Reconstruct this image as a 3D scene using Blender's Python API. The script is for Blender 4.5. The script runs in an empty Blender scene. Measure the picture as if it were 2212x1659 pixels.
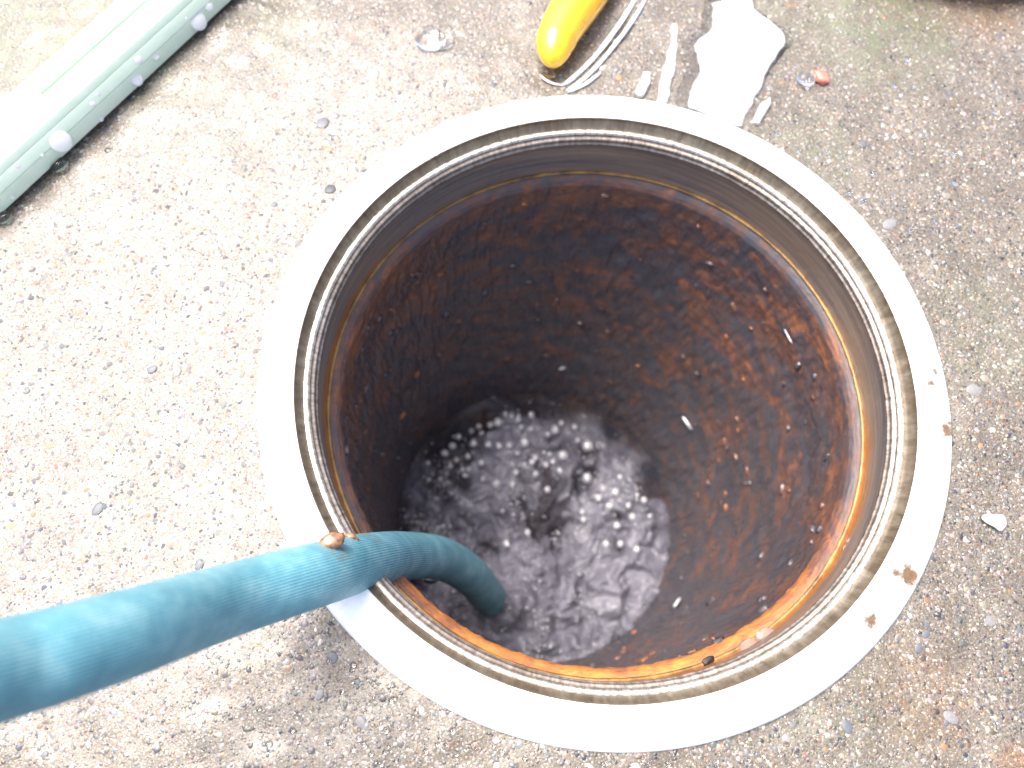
import bpy, math, random
import numpy as np
from mathutils import Matrix, Vector

# ------------------------------------------------------------------ camera, world, sun, exposure
scene = bpy.context.scene
COL = scene.collection
random.seed(7)
rng = np.random.default_rng(11)
CH = 0.24                                   # camera height above the slab, metres
FPX, CXP, CYP = 1650.0, 1106.0, 829.5       # focal length and centre of a 2212 x 1659 picture
NAD = (1075.2, 1394.0)                      # where straight down lands in that picture
CAMPOS = np.array([-0.1463 * CH, -0.3546 * CH, CH])
_d = np.array([NAD[0] - CXP, -(NAD[1] - CYP), -FPX]); _d /= np.linalg.norm(_d)
UPC = -_d
_x = np.array([1.0, 0, 0]); _x = _x - UPC * (_x @ UPC); _x /= np.linalg.norm(_x)
_y = np.cross(UPC, _x)
RWC = np.stack([_x, _y, UPC], axis=0)       # rows: world axes seen from the camera -> camera-to-world
cam_data = bpy.data.cameras.new('camera')
cam = bpy.data.objects.new('camera', cam_data); COL.objects.link(cam)
M = Matrix.Identity(4)
for i in range(3):
    for j in range(3):
        M[i][j] = RWC[i][j]
    M[i][3] = CAMPOS[i]
cam.matrix_world = M
cam_data.sensor_width = 36.0
cam_data.lens = 36.0 * FPX / 2212.0
cam_data.clip_start = 0.01; cam_data.clip_end = 100
cam_data.dof.use_dof = True
cam_data.dof.focus_distance = 0.235
cam_data.dof.aperture_fstop = 9.0
scene.camera = cam

SUN_ZEN, SUN_AZ = 24.0, 138.0               # degrees from straight up; direction the light comes from (from +x towards +y)
world = bpy.data.worlds.new("World"); scene.world = world
world.use_nodes = True
wn = world.node_tree
bg = wn.nodes['Background']
sky = wn.nodes.new('ShaderNodeTexSky'); sky.sky_type = 'NISHITA'; sky.sun_disc = False
sky.sun_elevation = math.radians(90 - SUN_ZEN)
sky.sun_rotation = math.radians(90 - SUN_AZ)
sky.dust_density = 6.0; sky.air_density = 0.85; sky.ozone_density = 0.6
wn.links.new(sky.outputs[0], bg.inputs[0]); bg.inputs[1].default_value = 0.15
sl = bpy.data.lights.new('sun', 'SUN'); sl.energy = 1.7; sl.angle = math.radians(32); sl.color = (1.0, 0.965, 0.91)
so = bpy.data.objects.new('sun', sl); COL.objects.link(so)
z, a = math.radians(SUN_ZEN), math.radians(SUN_AZ)
sv = Vector((math.sin(z) * math.cos(a), math.sin(z) * math.sin(a), math.cos(z)))
so.rotation_euler = sv.to_track_quat('Z', 'Y').to_euler(); so.location = sv * 3
scene.view_settings.view_transform = 'Standard'; scene.view_settings.look = 'None'
scene.view_settings.gamma = 1; scene.view_settings.exposure = 1.4
scene.render.engine = 'CYCLES'
try:
    scene.cycles.use_denoising = True
    scene.cycles.max_bounces = 10; scene.cycles.transmission_bounces = 8; scene.cycles.transparent_max_bounces = 8
    scene.cycles.sample_clamp_indirect = 8
except Exception:
    pass

# ------------------------------------------------------------------ helpers
def ray(px, py):
    d = np.array([px - CXP, -(py - CYP), -FPX]) / FPX
    return RWC @ d
def W(px, py, z=0.0):
    d = ray(px, py); t = (z - CH) / d[2]
    return CAMPOS + d * t
def WZ(px, py, Z):
    return CAMPOS + ray(px, py) * Z

def fract_hash(ix, iy, iz, seed):
    h = (ix.astype(np.int64) * 374761393 + iy.astype(np.int64) * 668265263 + iz.astype(np.int64) * 2147483647 + seed * 974711) & 0xffffffff
    h = (h ^ (h >> 13)) * 1274126177 & 0xffffffff
    h = (h ^ (h >> 16)) * 2246822519 & 0xffffffff
    h = h ^ (h >> 15)
    return (h & 0xffffff) / float(0xffffff)
def vnoise(x, y, z=None, seed=0):
    x = np.asarray(x, float); y = np.asarray(y, float)
    z = np.zeros_like(x) if z is None else np.asarray(z, float)
    ix, iy, iz = np.floor(x), np.floor(y), np.floor(z)
    fx, fy, fz = x - ix, y - iy, z - iz
    fx, fy, fz = [f * f * (3 - 2 * f) for f in (fx, fy, fz)]
    r = 0
    for a in (0, 1):
        for b in (0, 1):
            for c in (0, 1):
                w = (fx if a else 1 - fx) * (fy if b else 1 - fy) * (fz if c else 1 - fz)
                r = r + w * fract_hash(ix + a, iy + b, iz + c, seed)
    return r
def fbm(x, y, z=None, seed=0, octv=4):
    s = 0; a = 0.5; f = 1.0; t = 0
    for o in range(octv):
        s = s + a * vnoise(np.asarray(x) * f + 17.3 * o, np.asarray(y) * f + 5.1 * o, None if z is None else np.asarray(z) * f, seed + o)
        t += a; a *= 0.5; f *= 2.03
    return s / t
def sstep(a, b, x):
    t = np.clip((x - a) / (b - a), 0, 1); return t * t * (3 - 2 * t)

def mesh_np(name, V, F, mat=None, smooth=True, attrs=None, cols=None, uv=None):
    V = np.asarray(V, dtype=np.float32); F = np.asarray(F, dtype=np.int32)
    me = bpy.data.meshes.new(name)
    n = F.shape[1]
    me.vertices.add(len(V)); me.vertices.foreach_set('co', V.ravel())
    me.loops.add(F.size); me.loops.foreach_set('vertex_index', F.ravel())
    me.polygons.add(len(F))
    me.polygons.foreach_set('loop_start', np.arange(0, F.size, n, dtype=np.int32))
    me.polygons.foreach_set('loop_total', np.full(len(F), n, dtype=np.int32))
    me.update(calc_edges=True)
    me.polygons.foreach_set('use_smooth', np.full(len(F), smooth, dtype=bool))
    for k, v in (attrs or {}).items():
        at = me.attributes.new(k, 'FLOAT', 'POINT'); at.data.foreach_set('value', np.asarray(v, dtype=np.float32))
    for k, v in (cols or {}).items():
        at = me.attributes.new(k, 'FLOAT_COLOR', 'POINT')
        c = np.ones((len(V), 4), dtype=np.float32); c[:, :3] = v
        at.data.foreach_set('color', c.ravel())
    if uv is not None:
        l = me.uv_layers.new(name='UVMap'); l.data.foreach_set('uv', np.asarray(uv, dtype=np.float32)[F.ravel()].ravel())
    if mat: me.materials.append(mat)
    me.validate()
    return me
def link(name, me, parent=None, loc=None):
    o = bpy.data.objects.new(name, me); COL.objects.link(o)
    if parent is not None: o.parent = parent
    if loc is not None: o.location = loc
    return o
def tag(o, label=None, cat=None, group=None, kind=None):
    if label: o['label'] = label
    if cat: o['category'] = cat
    if group: o['group'] = group
    if kind: o['kind'] = kind
    return o
def empty(name, loc=(0, 0, 0)):
    o = bpy.data.objects.new(name, None); COL.objects.link(o); o.location = loc; o.empty_display_size = 0.01
    return o
def grid_faces(nu, nv, wrap_u=False):
    iu = np.arange(nu if wrap_u else nu - 1); iv = np.arange(nv - 1)
    U, Vv = np.meshgrid(iu, iv, indexing='ij')
    a = U * nv + Vv; b = ((U + 1) % nu) * nv + Vv
    return np.stack([a, b, b + 1, a + 1], -1).reshape(-1, 4)

# --- node helpers
def new_mat(name):
    m = bpy.data.materials.new(name); m.use_nodes = True
    nt = m.node_tree; b = nt.nodes['Principled BSDF']
    return m, nt, b
def N(nt, t, **kw):
    n = nt.nodes.new(t)
    for k, v in kw.items():
        if k in n.inputs.keys(): n.inputs[k].default_value = v
        else: setattr(n, k, v)
    return n
def noise(nt, vec, scale, detail=4, rough=0.55, dist=0.0):
    n = nt.nodes.new('ShaderNodeTexNoise'); n.inputs['Scale'].default_value = scale
    n.inputs['Detail'].default_value = detail; n.inputs['Roughness'].default_value = rough; n.inputs['Distortion'].default_value = dist
    if vec is not None: nt.links.new(vec, n.inputs['Vector'])
    return n.outputs[0]
def ramp(nt, fac, stops, interp='LINEAR'):
    n = nt.nodes.new('ShaderNodeValToRGB'); e = n.color_ramp.elements; n.color_ramp.interpolation = interp
    while len(e) < len(stops): e.new(0.5)
    for q, (p, c) in zip(e, stops):
        q.position = p; q.color = (c, c, c, 1) if not hasattr(c, '__len__') else (*c, 1)
    nt.links.new(fac, n.inputs[0]); return n.outputs[0]
def mixc(nt, fac, a, b, mode='MIX'):
    n = nt.nodes.new('ShaderNodeMix'); n.data_type = 'RGBA'; n.blend_type = mode
    for s, v in ((n.inputs[0], fac), (n.inputs[6], a), (n.inputs[7], b)):
        if isinstance(v, bpy.types.NodeSocket): nt.links.new(v, s)
        elif hasattr(v, '__len__'): s.default_value = (*v, 1)
        else: s.default_value = v
    return n.outputs[2]
def mth(nt, op, a, b=0.0, clamp=False):
    n = nt.nodes.new('ShaderNodeMath'); n.operation = op; n.use_clamp = clamp
    for s, v in ((n.inputs[0], a), (n.inputs[1], b)):
        if isinstance(v, bpy.types.NodeSocket): nt.links.new(v, s)
        else: s.default_value = v
    return n.outputs[0]
def attr(nt, name, out='Fac'):
    n = nt.nodes.new('ShaderNodeAttribute'); n.attribute_name = name; return n.outputs[out]
def bump(nt, b, h, strength, dist):
    n = nt.nodes.new('ShaderNodeBump'); n.inputs['Strength'].default_value = strength; n.inputs['Distance'].default_value = dist
    nt.links.new(h, n.inputs['Height']); nt.links.new(n.outputs[0], b.inputs['Normal']); return n
def objco(nt):
    return nt.nodes.new('ShaderNodeTexCoord').outputs['Object']
def geopos(nt):
    return nt.nodes.new('ShaderNodeNewGeometry').outputs['Position']
def uvco(nt, sx=1, sy=1):
    t = nt.nodes.new('ShaderNodeTexCoord').outputs['UV']
    m = nt.nodes.new('ShaderNodeMapping'); m.inputs['Scale'].default_value = (sx, sy, 1); nt.links.new(t, m.inputs[0]); return m.outputs[0]

# ------------------------------------------------------------------ materials
def ground_material(name, with_grain):
    m, nt, b = new_mat(name); L = nt.links
    p = geopos(nt)
    wet = attr(nt, 'wet'); moss = attr(nt, 'moss'); rusty = attr(nt, 'rusty')
    if with_grain:
        base = attr(nt, 'col', 'Color')
        n1 = noise(nt, p, 2600, 3, 0.6)
        base = mixc(nt, 0.5, base, ramp(nt, n1, [(0.3, 0.35), (0.7, 1.0)]), 'MULTIPLY')
    else:
        n1 = noise(nt, p, 1500, 6, 0.7)
        base = ramp(nt, n1, [(0.3, (0.07, 0.06, 0.05)), (0.45, (0.19, 0.16, 0.125)), (0.6, (0.33, 0.29, 0.235)), (0.75, (0.54, 0.50, 0.43))])
    big = noise(nt, p, 60, 4, 0.6)
    base = mixc(nt, 0.6, base, ramp(nt, big, [(0.34, (0.62, 0.58, 0.54)), (0.62, (1.0, 0.99, 0.98))]), 'MULTIPLY')
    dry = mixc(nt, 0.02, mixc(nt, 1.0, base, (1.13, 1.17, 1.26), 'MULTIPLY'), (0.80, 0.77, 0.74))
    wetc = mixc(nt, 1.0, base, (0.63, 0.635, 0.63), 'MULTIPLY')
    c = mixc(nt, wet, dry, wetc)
    mn = noise(nt, p, 170, 5, 0.7)
    c = mixc(nt, mth(nt, 'MULTIPLY', moss, ramp(nt, mn, [(0.38, 0.0), (0.62, 0.85)])), c, (0.13, 0.155, 0.085))
    c = mixc(nt, mth(nt, 'MULTIPLY', rusty, ramp(nt, mn, [(0.35, 0.2), (0.6, 1.0)])), c, (0.33, 0.14, 0.03))
    L.new(c, b.inputs['Base Color'])
    r = ramp(nt, wet, [(0, 0.62), (1, 0.34)])
    L.new(r, b.inputs['Roughness'])
    b.inputs['Specular IOR Level'].default_value = 0.6
    L.new(mth(nt, 'MULTIPLY', wet, 0.55), b.inputs['Coat Weight'])
    b.inputs['Coat Roughness'].default_value = 0.16; b.inputs['Coat IOR'].default_value = 1.33
    bump(nt, b, noise(nt, p, 2600, 4, 0.65), 0.4, 0.0002)
    return m
M_SLAB = ground_material('concrete', False)
M_GRAIN = ground_material('aggregate', True)

def simple(name, col, rough=0.5, metal=0.0, bumpsc=None, bstr=0.3, bdist=0.0002, **kw):
    m, nt, b = new_mat(name)
    b.inputs['Base Color'].default_value = (*col, 1); b.inputs['Roughness'].default_value = rough; b.inputs['Metallic'].default_value = metal
    for k, v in kw.items(): b.inputs[k.replace('_', ' ')].default_value = v
    if bumpsc: bump(nt, b, noise(nt, geopos(nt), bumpsc, 4), bstr, bdist)
    return m

def flange_material():
    m, nt, b = new_mat('pale_scaled_metal'); L = nt.links; p = objco(nt)
    c = ramp(nt, noise(nt, p, 90, 5, 0.6), [(0.35, (0.76, 0.82, 0.81)), (0.65, (0.90, 0.92, 0.90))])
    sp = ramp(nt, noise(nt, p, 420, 5, 0.7), [(0.60, 0.0), (0.70, 0.35)])
    c = mixc(nt, mth(nt, 'MULTIPLY', sp, attr(nt, 'worn_shade')), c, (0.52, 0.44, 0.34))
    st = attr(nt, 'stain')
    stn = ramp(nt, mth(nt, 'ADD', st, mth(nt, 'MULTIPLY', mth(nt, 'SUBTRACT', noise(nt, p, 330, 5, 0.75), 0.5), 1.7)), [(0.36, 0.0), (0.66, 1.0)])
    c = mixc(nt, ramp(nt, attr(nt, 'worn_shade'), [(0.4, 0.0), (1.0, 0.75)]), c, (0.40, 0.46, 0.46))  # dimmer light on the right side painted as a greyer tone
    yl = ramp(nt, noise(nt, p, 130, 5, 0.7), [(0.56, 0.0), (0.70, 0.5)])
    c = mixc(nt, mth(nt, 'MULTIPLY', yl, attr(nt, 'worn_shade')), c, (0.62, 0.52, 0.36))
    c = mixc(nt, stn, c, mixc(nt, noise(nt, p, 900, 3), (0.09, 0.05, 0.025), (0.28, 0.18, 0.10)))
    L.new(c, b.inputs['Base Color'])
    b.inputs['Metallic'].default_value = 0.12
    L.new(ramp(nt, noise(nt, p, 200, 4), [(0.3, 0.28), (0.7, 0.45)]), b.inputs['Roughness'])
    bump(nt, b, noise(nt, p, 700, 4), 0.12, 0.0002)
    return m
def brushed(name, ca, cb, metal, ra, rb, su, sv, bstr=0.25):
    m, nt, b = new_mat(name); L = nt.links
    v = uvco(nt, su, sv)
    n1 = noise(nt, v, 1.0, 5, 0.65)
    c = ramp(nt, n1, [(0.3, ca), (0.7, cb)])
    big = noise(nt, objco(nt), 45, 4, 0.6)
    c = mixc(nt, 0.7, c, ramp(nt, big, [(0.3, (0.62, 0.52, 0.42)), (0.62, (1, 1, 1))]), 'MULTIPLY')
    L.new(c, b.inputs['Base Color']); b.inputs['Metallic'].default_value = metal
    L.new(ramp(nt, n1, [(0.3, ra), (0.7, rb)]), b.inputs['Roughness'])
    bump(nt, b, n1, bstr, 0.0003)
    return m
def band_material():
    m, nt, b = new_mat('stained_steel_band'); L = nt.links
    v = uvco(nt, 14, 60)
    n1 = noise(nt, v, 1.0, 5, 0.6); n2 = noise(nt, uvco(nt, 5, 6), 1.0, 3, 0.5)
    c = mixc(nt, ramp(nt, n2, [(0.42, 0.0), (0.60, 1.0)]), (0.30, 0.21, 0.15), (0.12, 0.118, 0.135))
    c = mixc(nt, ramp(nt, n1, [(0.35, 0.0), (0.75, 0.6)]), c, (0.50, 0.41, 0.33))
    lo = attr(nt, 'low')
    e = mth(nt, 'ADD', lo, mth(nt, 'MULTIPLY', mth(nt, 'SUBTRACT', noise(nt, uvco(nt, 30, 30), 1.0, 5, 0.7), 0.5), 1.1))
    c = mixc(nt, ramp(nt, e, [(0.78, 0.0), (1.02, 1.0)]), c, (0.42, 0.16, 0.05))
    L.new(c, b.inputs['Base Color']); b.inputs['Metallic'].default_value = 0.35
    b.inputs['Roughness'].default_value = 0.42
    bump(nt, b, n1, 0.2, 0.0003)
    return m
def rust_material(name, base_dark, coat):
    m, nt, b = new_mat(name); L = nt.links
    w = attr(nt, 'bright')
    # streaks that swirl round the wall; u runs round, v runs down
    n_big = noise(nt, uvco(nt, 20, 6), 1.0, 6, 0.68, 1.6)
    n_mid = noise(nt, uvco(nt, 48, 22), 1.0, 6, 0.74, 2.0)
    n_fine = noise(nt, uvco(nt, 260, 110), 1.0, 4, 0.7)
    s = mth(nt, 'ADD', mth(nt, 'MULTIPLY', n_big, 0.58), mth(nt, 'MULTIPLY', n_mid, 0.42))
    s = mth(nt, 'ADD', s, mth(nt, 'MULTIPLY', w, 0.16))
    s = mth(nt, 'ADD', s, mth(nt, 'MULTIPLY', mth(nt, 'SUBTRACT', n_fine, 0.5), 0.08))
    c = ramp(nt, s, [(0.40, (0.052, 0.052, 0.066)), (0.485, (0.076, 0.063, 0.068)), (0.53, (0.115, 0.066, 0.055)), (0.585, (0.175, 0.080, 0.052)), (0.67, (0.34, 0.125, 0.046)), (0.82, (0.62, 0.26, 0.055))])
    sl_ = ramp(nt, noise(nt, uvco(nt, 20, 8), 1.3, 4, 0.6), [(0.52, 0.0), (0.62, 0.7)])
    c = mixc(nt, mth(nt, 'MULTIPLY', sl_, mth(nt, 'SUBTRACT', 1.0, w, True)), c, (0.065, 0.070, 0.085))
    L.new(c, b.inputs['Base Color'])
    L.new(ramp(nt, n_mid, [(0.35, 0.22), (0.65, 0.6)]), b.inputs['Roughness'])
    b.inputs['Coat Weight'].default_value = coat; b.inputs['Coat Roughness'].default_value = 0.15; b.inputs['Coat IOR'].default_value = 1.33
    h = mth(nt, 'ADD', n_mid, mth(nt, 'MULTIPLY', n_fine, 0.5))
    bump(nt, b, h, 0.3, 0.0010)
    return m
M_FLANGE = flange_material()
M_STEP = brushed('olive_shade_metal', (0.17, 0.14, 0.10), (0.36, 0.31, 0.24), 0.6, 0.28, 0.5, 260, 12)  # dark olive colour includes the shade under the flange edge
M_LEDGE = brushed('bright_ledge_metal', (0.34, 0.30, 0.24), (0.74, 0.70, 0.63), 0.75, 0.2, 0.42, 300, 10)
M_RIDGE = brushed('ridge_metal', (0.16, 0.13, 0.105), (0.46, 0.41, 0.37), 0.6, 0.3, 0.5, 420, 10, 0.5)
M_BAND = band_material()
M_RUST = rust_material('wet_rust', None, 0.4)
M_LIP = rust_material('bright_rust', None, 0.05)
M_BODY = simple('dull_outer_steel', (0.30, 0.27, 0.24), 0.5, 0.6, 300)

def hose_material():
    m, nt, b = new_mat('teal_blue_rubber'); L = nt.links
    t = nt.nodes.new('ShaderNodeTexCoord').outputs['UV']
    sx = nt.nodes.new('ShaderNodeSeparateXYZ'); L.new(t, sx.inputs[0])
    wv = mth(nt, 'SINE', mth(nt, 'MULTIPLY', sx.outputs[1], 2 * math.pi * 70))
    cv = mth(nt, 'SINE', mth(nt, 'MULTIPLY', sx.outputs[0], 2 * math.pi * 900))
    p = geopos(nt)
    c = ramp(nt, noise(nt, p, 120, 5, 0.6), [(0.3, (0.095, 0.28, 0.345)), (0.5, (0.135, 0.36, 0.435)), (0.72, (0.25, 0.48, 0.53))])
    c = mixc(nt, ramp(nt, noise(nt, p, 380, 5, 0.7), [(0.60, 0.0), (0.74, 0.45)]), c, (0.30, 0.42, 0.44))
    line = ramp(nt, wv, [(0.0, 0.62), (0.45, 1.0)])
    c = mixc(nt, 0.35, c, line, 'MULTIPLY')
    sc = attr(nt, 'dirt')
    c = mixc(nt, mth(nt, 'MULTIPLY', sc, ramp(nt, noise(nt, p, 500, 4), [(0.4, 0.0), (0.6, 1.0)])), c, (0.22, 0.11, 0.05))
    L.new(c, b.inputs['Base Color']); b.inputs['Roughness'].default_value = 0.55
    b.inputs['Coat Weight'].default_value = 0.1; b.inputs['Coat Roughness'].default_value = 0.2
    h = mth(nt, 'ADD', mth(nt, 'MULTIPLY', wv, 0.5), mth(nt, 'MULTIPLY', cv, 0.05))
    bump(nt, b, h, 0.5, 0.0002)
    return m
M_HOSE = hose_material()

def water_glass(name, rough=0.0, tint=(1, 1, 1), ior=1.333):
    m, nt, b = new_mat(name)
    b.inputs['Base Color'].default_value = (*tint, 1); b.inputs['Roughness'].default_value = rough
    b.inputs['Transmission Weight'].default_value = 1.0; b.inputs['IOR'].default_value = ior
    return m
M_DROP = water_glass('clear_water')
def bubble_material():
    m, nt, b = new_mat('silvery_bubble')
    b.inputs['Base Color'].default_value = (0.80, 0.80, 0.86, 1); b.inputs['Roughness'].default_value = 0.08
    b.inputs['Transmission Weight'].default_value = 0.55; b.inputs['IOR'].default_value = 1.6
    b.inputs['Coat Weight'].default_value = 1.0; b.inputs['Coat Roughness'].default_value = 0.04; b.inputs['Coat IOR'].default_value = 1.8
    return m
M_BUBBLE = bubble_material()
def churn_material():
    m, nt, b = new_mat('churning_water'); L = nt.links; p = objco(nt)
    foam = attr(nt, 'foam')
    n1 = noise(nt, p, 150, 5, 0.6, 0.8); n2 = noise(nt, p, 620, 4, 0.65)
    f = mth(nt, 'MULTIPLY', foam, mth(nt, 'ADD', mth(nt, 'MULTIPLY', n1, 1.5), mth(nt, 'MULTIPLY', n2, 0.6)))
    f = ramp(nt, f, [(0.25, 0.0), (1.3, 1.0)])
    clear = mixc(nt, ramp(nt, noise(nt, p, 60, 4), [(0.4, 0.0), (0.65, 1.0)]), (0.020, 0.020, 0.029), (0.036, 0.024, 0.023))
    clear = mixc(nt, mth(nt, 'MULTIPLY', ramp(nt, foam, [(0.01, 0.0), (0.12, 1.0)]), 1.0), clear, (0.088, 0.086, 0.110))
    c = mixc(nt, f, clear, (0.155, 0.152, 0.19))
    L.new(c, b.inputs['Base Color'])
    L.new(ramp(nt, f, [(0, 0.22), (1, 0.35)]), b.inputs['Roughness'])
    b.inputs['IOR'].default_value = 1.333
    L.new(ramp(nt, foam, [(0.05, 0.12), (0.4, 0.5)]), b.inputs['Specular IOR Level'])
    bump(nt, b, mth(nt, 'ADD', n1, mth(nt, 'MULTIPLY', n2, 0.2)), 0.3, 0.002)
    return m
M_CHURN = churn_material()
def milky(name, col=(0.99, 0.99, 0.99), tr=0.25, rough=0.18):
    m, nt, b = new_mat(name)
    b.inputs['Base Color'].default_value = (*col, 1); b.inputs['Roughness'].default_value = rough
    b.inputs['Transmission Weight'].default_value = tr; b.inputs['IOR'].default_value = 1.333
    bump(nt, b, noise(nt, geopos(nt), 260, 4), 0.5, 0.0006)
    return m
M_SHEET = milky('white_glare_water')  # white base colour stands in for sky glare on the spilled water
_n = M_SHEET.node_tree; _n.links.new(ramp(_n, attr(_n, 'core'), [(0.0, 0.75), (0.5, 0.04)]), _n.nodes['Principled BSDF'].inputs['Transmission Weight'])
M_RIPPLE = milky('white_glint_ripple', tr=0.35, rough=0.05)  # bright reflections along the ridges are put into the white colour
def green_material():
    m, nt, b = new_mat('mint_plastic'); p = geopos(nt)
    c = ramp(nt, noise(nt, p, 140, 4), [(0.3, (0.68, 0.84, 0.66)), (0.7, (0.76, 0.89, 0.73))])
    nt.links.new(c, b.inputs['Base Color']); b.inputs['Roughness'].default_value = 0.42
    b.inputs['Subsurface Weight'].default_value = 0.1; b.inputs['Subsurface Radius'].default_value = (0.002, 0.003, 0.002)
    b.inputs['Coat Weight'].default_value = 0.3; b.inputs['Coat Roughness'].default_value = 0.2
    bump(nt, b, noise(nt, p, 900, 3), 0.1, 0.0002)
    return m
M_MINT = green_material()
def yellow_material():
    m, nt, b = new_mat('amber_yellow_plastic'); p = geopos(nt)
    c = ramp(nt, noise(nt, p, 90, 4), [(0.35, (0.86, 0.40, 0.008)), (0.65, (0.90, 0.50, 0.012))])
    sp = ramp(nt, noise(nt, p, 420, 4, 0.7), [(0.62, 0.0), (0.70, 0.8)])
    c = mixc(nt, sp, c, (0.60, 0.25, 0.01))
    nt.links.new(c, b.inputs['Base Color']); b.inputs['Roughness'].default_value = 0.25
    b.inputs['Subsurface Weight'].default_value = 0.25; b.inputs['Subsurface Radius'].default_value = (0.004, 0.002, 0.0005)
    b.inputs['Coat Weight'].default_value = 0.8; b.inputs['Coat Roughness'].default_value = 0.1
    bump(nt, b, noise(nt, p, 500, 4), 0.15, 0.0003)
    return m
M_YELLOW = yellow_material()

# ------------------------------------------------------------------ the concrete slab
ZG = -0.002
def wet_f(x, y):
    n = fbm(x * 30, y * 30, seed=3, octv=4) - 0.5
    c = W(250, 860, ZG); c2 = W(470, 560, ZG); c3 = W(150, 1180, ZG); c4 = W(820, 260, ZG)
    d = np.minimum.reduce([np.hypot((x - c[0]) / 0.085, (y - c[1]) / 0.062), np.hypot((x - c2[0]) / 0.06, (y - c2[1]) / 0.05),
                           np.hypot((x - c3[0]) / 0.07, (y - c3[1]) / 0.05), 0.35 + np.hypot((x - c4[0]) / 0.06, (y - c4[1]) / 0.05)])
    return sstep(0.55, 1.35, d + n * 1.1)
def moss_f(x, y):
    v = 0
    for (px, py, r, s) in ((60, 40, 0.045, 1.0), (250, -60, 0.05, 0.9), (1900, 60, 0.035, 0.8), (1650, 60, 0.02, 0.6), (1750, 330, 0.022, 0.5), (2150, 700, 0.03, 0.3), (330, 190, 0.018, .5), (1800, 1500, 0.03, .25), (620, 60, 0.02, 0.35)):
        c = W(px, py, ZG); v = np.maximum(v, s * (1 - sstep(0.3, 1.2, np.hypot(x - c[0], y - c[1]) / r)))
    return v
def rust_shade_f(x, y):
    v = 0
    for (px, py, r, s) in ((2198, 1655, 0.008, 0.4), (2130, 30, 0.02, 0.2), (1990, 1500, 0.02, 0.15)):  # the top right spot paints the pot's brown shadow tint
        c = W(px, py, ZG); v = np.maximum(v, s * (1 - sstep(0.2, 1.1, np.hypot(x - c[0], y - c[1]) / r)))
    return v
R0, R1, R2 = 0.4786 * CH, 0.4248 * CH, 0.4014 * CH
def gz(x, y):
    return ZG + (fbm(x * 55, y * 55, seed=9, octv=3) - 0.5) * 0.0028
corners = [W(px, py, ZG) for px in (0, 2212) for py in (0, 1659)]
X0, X1 = min(c[0] for c in corners) - 0.045, max(c[0] for c in corners) + 0.045
Y0, Y1 = min(c[1] for c in corners) - 0.04, max(c[1] for c in corners) + 0.04
# fine grid over the seen part, coarse cells out to the edge of the slab
def axis_pts(a0, a1, far, step):
    f = np.arange(a0, a1, step)
    lo = -np.geomspace(0.01, far, 14)[::-1] + a0; hi = np.geomspace(0.01, far, 14) + f[-1]
    return np.concatenate([lo, f, hi])
gx = axis_pts(X0, X1, 1.4, 0.0016); gy = axis_pts(Y0, Y1, 1.4, 0.0016)
GX, GY = np.meshgrid(gx, gy, indexing='ij')
V = np.stack([GX, GY, gz(GX, GY)], -1).reshape(-1, 3)
F = grid_faces(len(gx), len(gy))
fc = V[F].mean(1); keep = np.hypot(fc[:, 0], fc[:, 1]) > 0.1085
F = F[keep]
me = mesh_np('concrete_ground', V, F, M_SLAB, attrs={'wet': wet_f(V[:, 0], V[:, 1]), 'moss': moss_f(V[:, 0], V[:, 1]), 'rusty': rust_shade_f(V[:, 0], V[:, 1])})
ground = tag(link('concrete_ground', me), 'wet sandy concrete ground with exposed aggregate', None, None, 'structure')

# exposed aggregate: an icosahedron per grain, squashed and bedded in the mortar
t_ = (1 + 5 ** 0.5) / 2
ICO = np.array([(-1, t_, 0), (1, t_, 0), (-1, -t_, 0), (1, -t_, 0), (0, -1, t_), (0, 1, t_), (0, -1, -t_), (0, 1, -t_), (t_, 0, -1), (t_, 0, 1), (-t_, 0, -1), (-t_, 0, 1)]) / math.hypot(1, t_)
ICF = np.array([(0, 11, 5), (0, 5, 1), (0, 1, 7), (0, 7, 10), (0, 10, 11), (1, 5, 9), (5, 11, 4), (11, 10, 2), (10, 7, 6), (7, 1, 8), (3, 9, 4), (3, 4, 2), (3, 2, 6), (3, 6, 8), (3, 8, 9), (4, 9, 5), (2, 4, 11), (6, 2, 10), (8, 6, 7), (9, 8, 1)])
PAL = np.array([(0.46, 0.37, 0.27), (0.52, 0.46, 0.39), (0.56, 0.45, 0.39), (0.36, 0.34, 0.32), (0.10, 0.10, 0.115), (0.22, 0.21, 0.21), (0.56, 0.34, 0.17), (0.82, 0.79, 0.74), (0.52, 0.15, 0.11), (0.33, 0.26, 0.17), (0.30, 0.34, 0.38)])
PW = np.array([0.18, 0.13, 0.12, 0.14, 0.15, 0.15, 0.035, 0.12, 0.007, 0.10, 0.045]); PW /= PW.sum()
NG = 300000
px_ = rng.uniform(X0, X1, NG); py_ = rng.uniform(Y0, Y1, NG)
ok = np.hypot(px_, py_) > 0.1115
px_, py_ = px_[ok], py_[ok]; n = len(px_)
rad = np.clip(rng.lognormal(math.log(0.00048), 0.40, n), 0.00026, 0.0016)
pal = rng.choice(len(PAL), n, p=PW)
rad[pal == 4] *= 0.95
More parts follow.
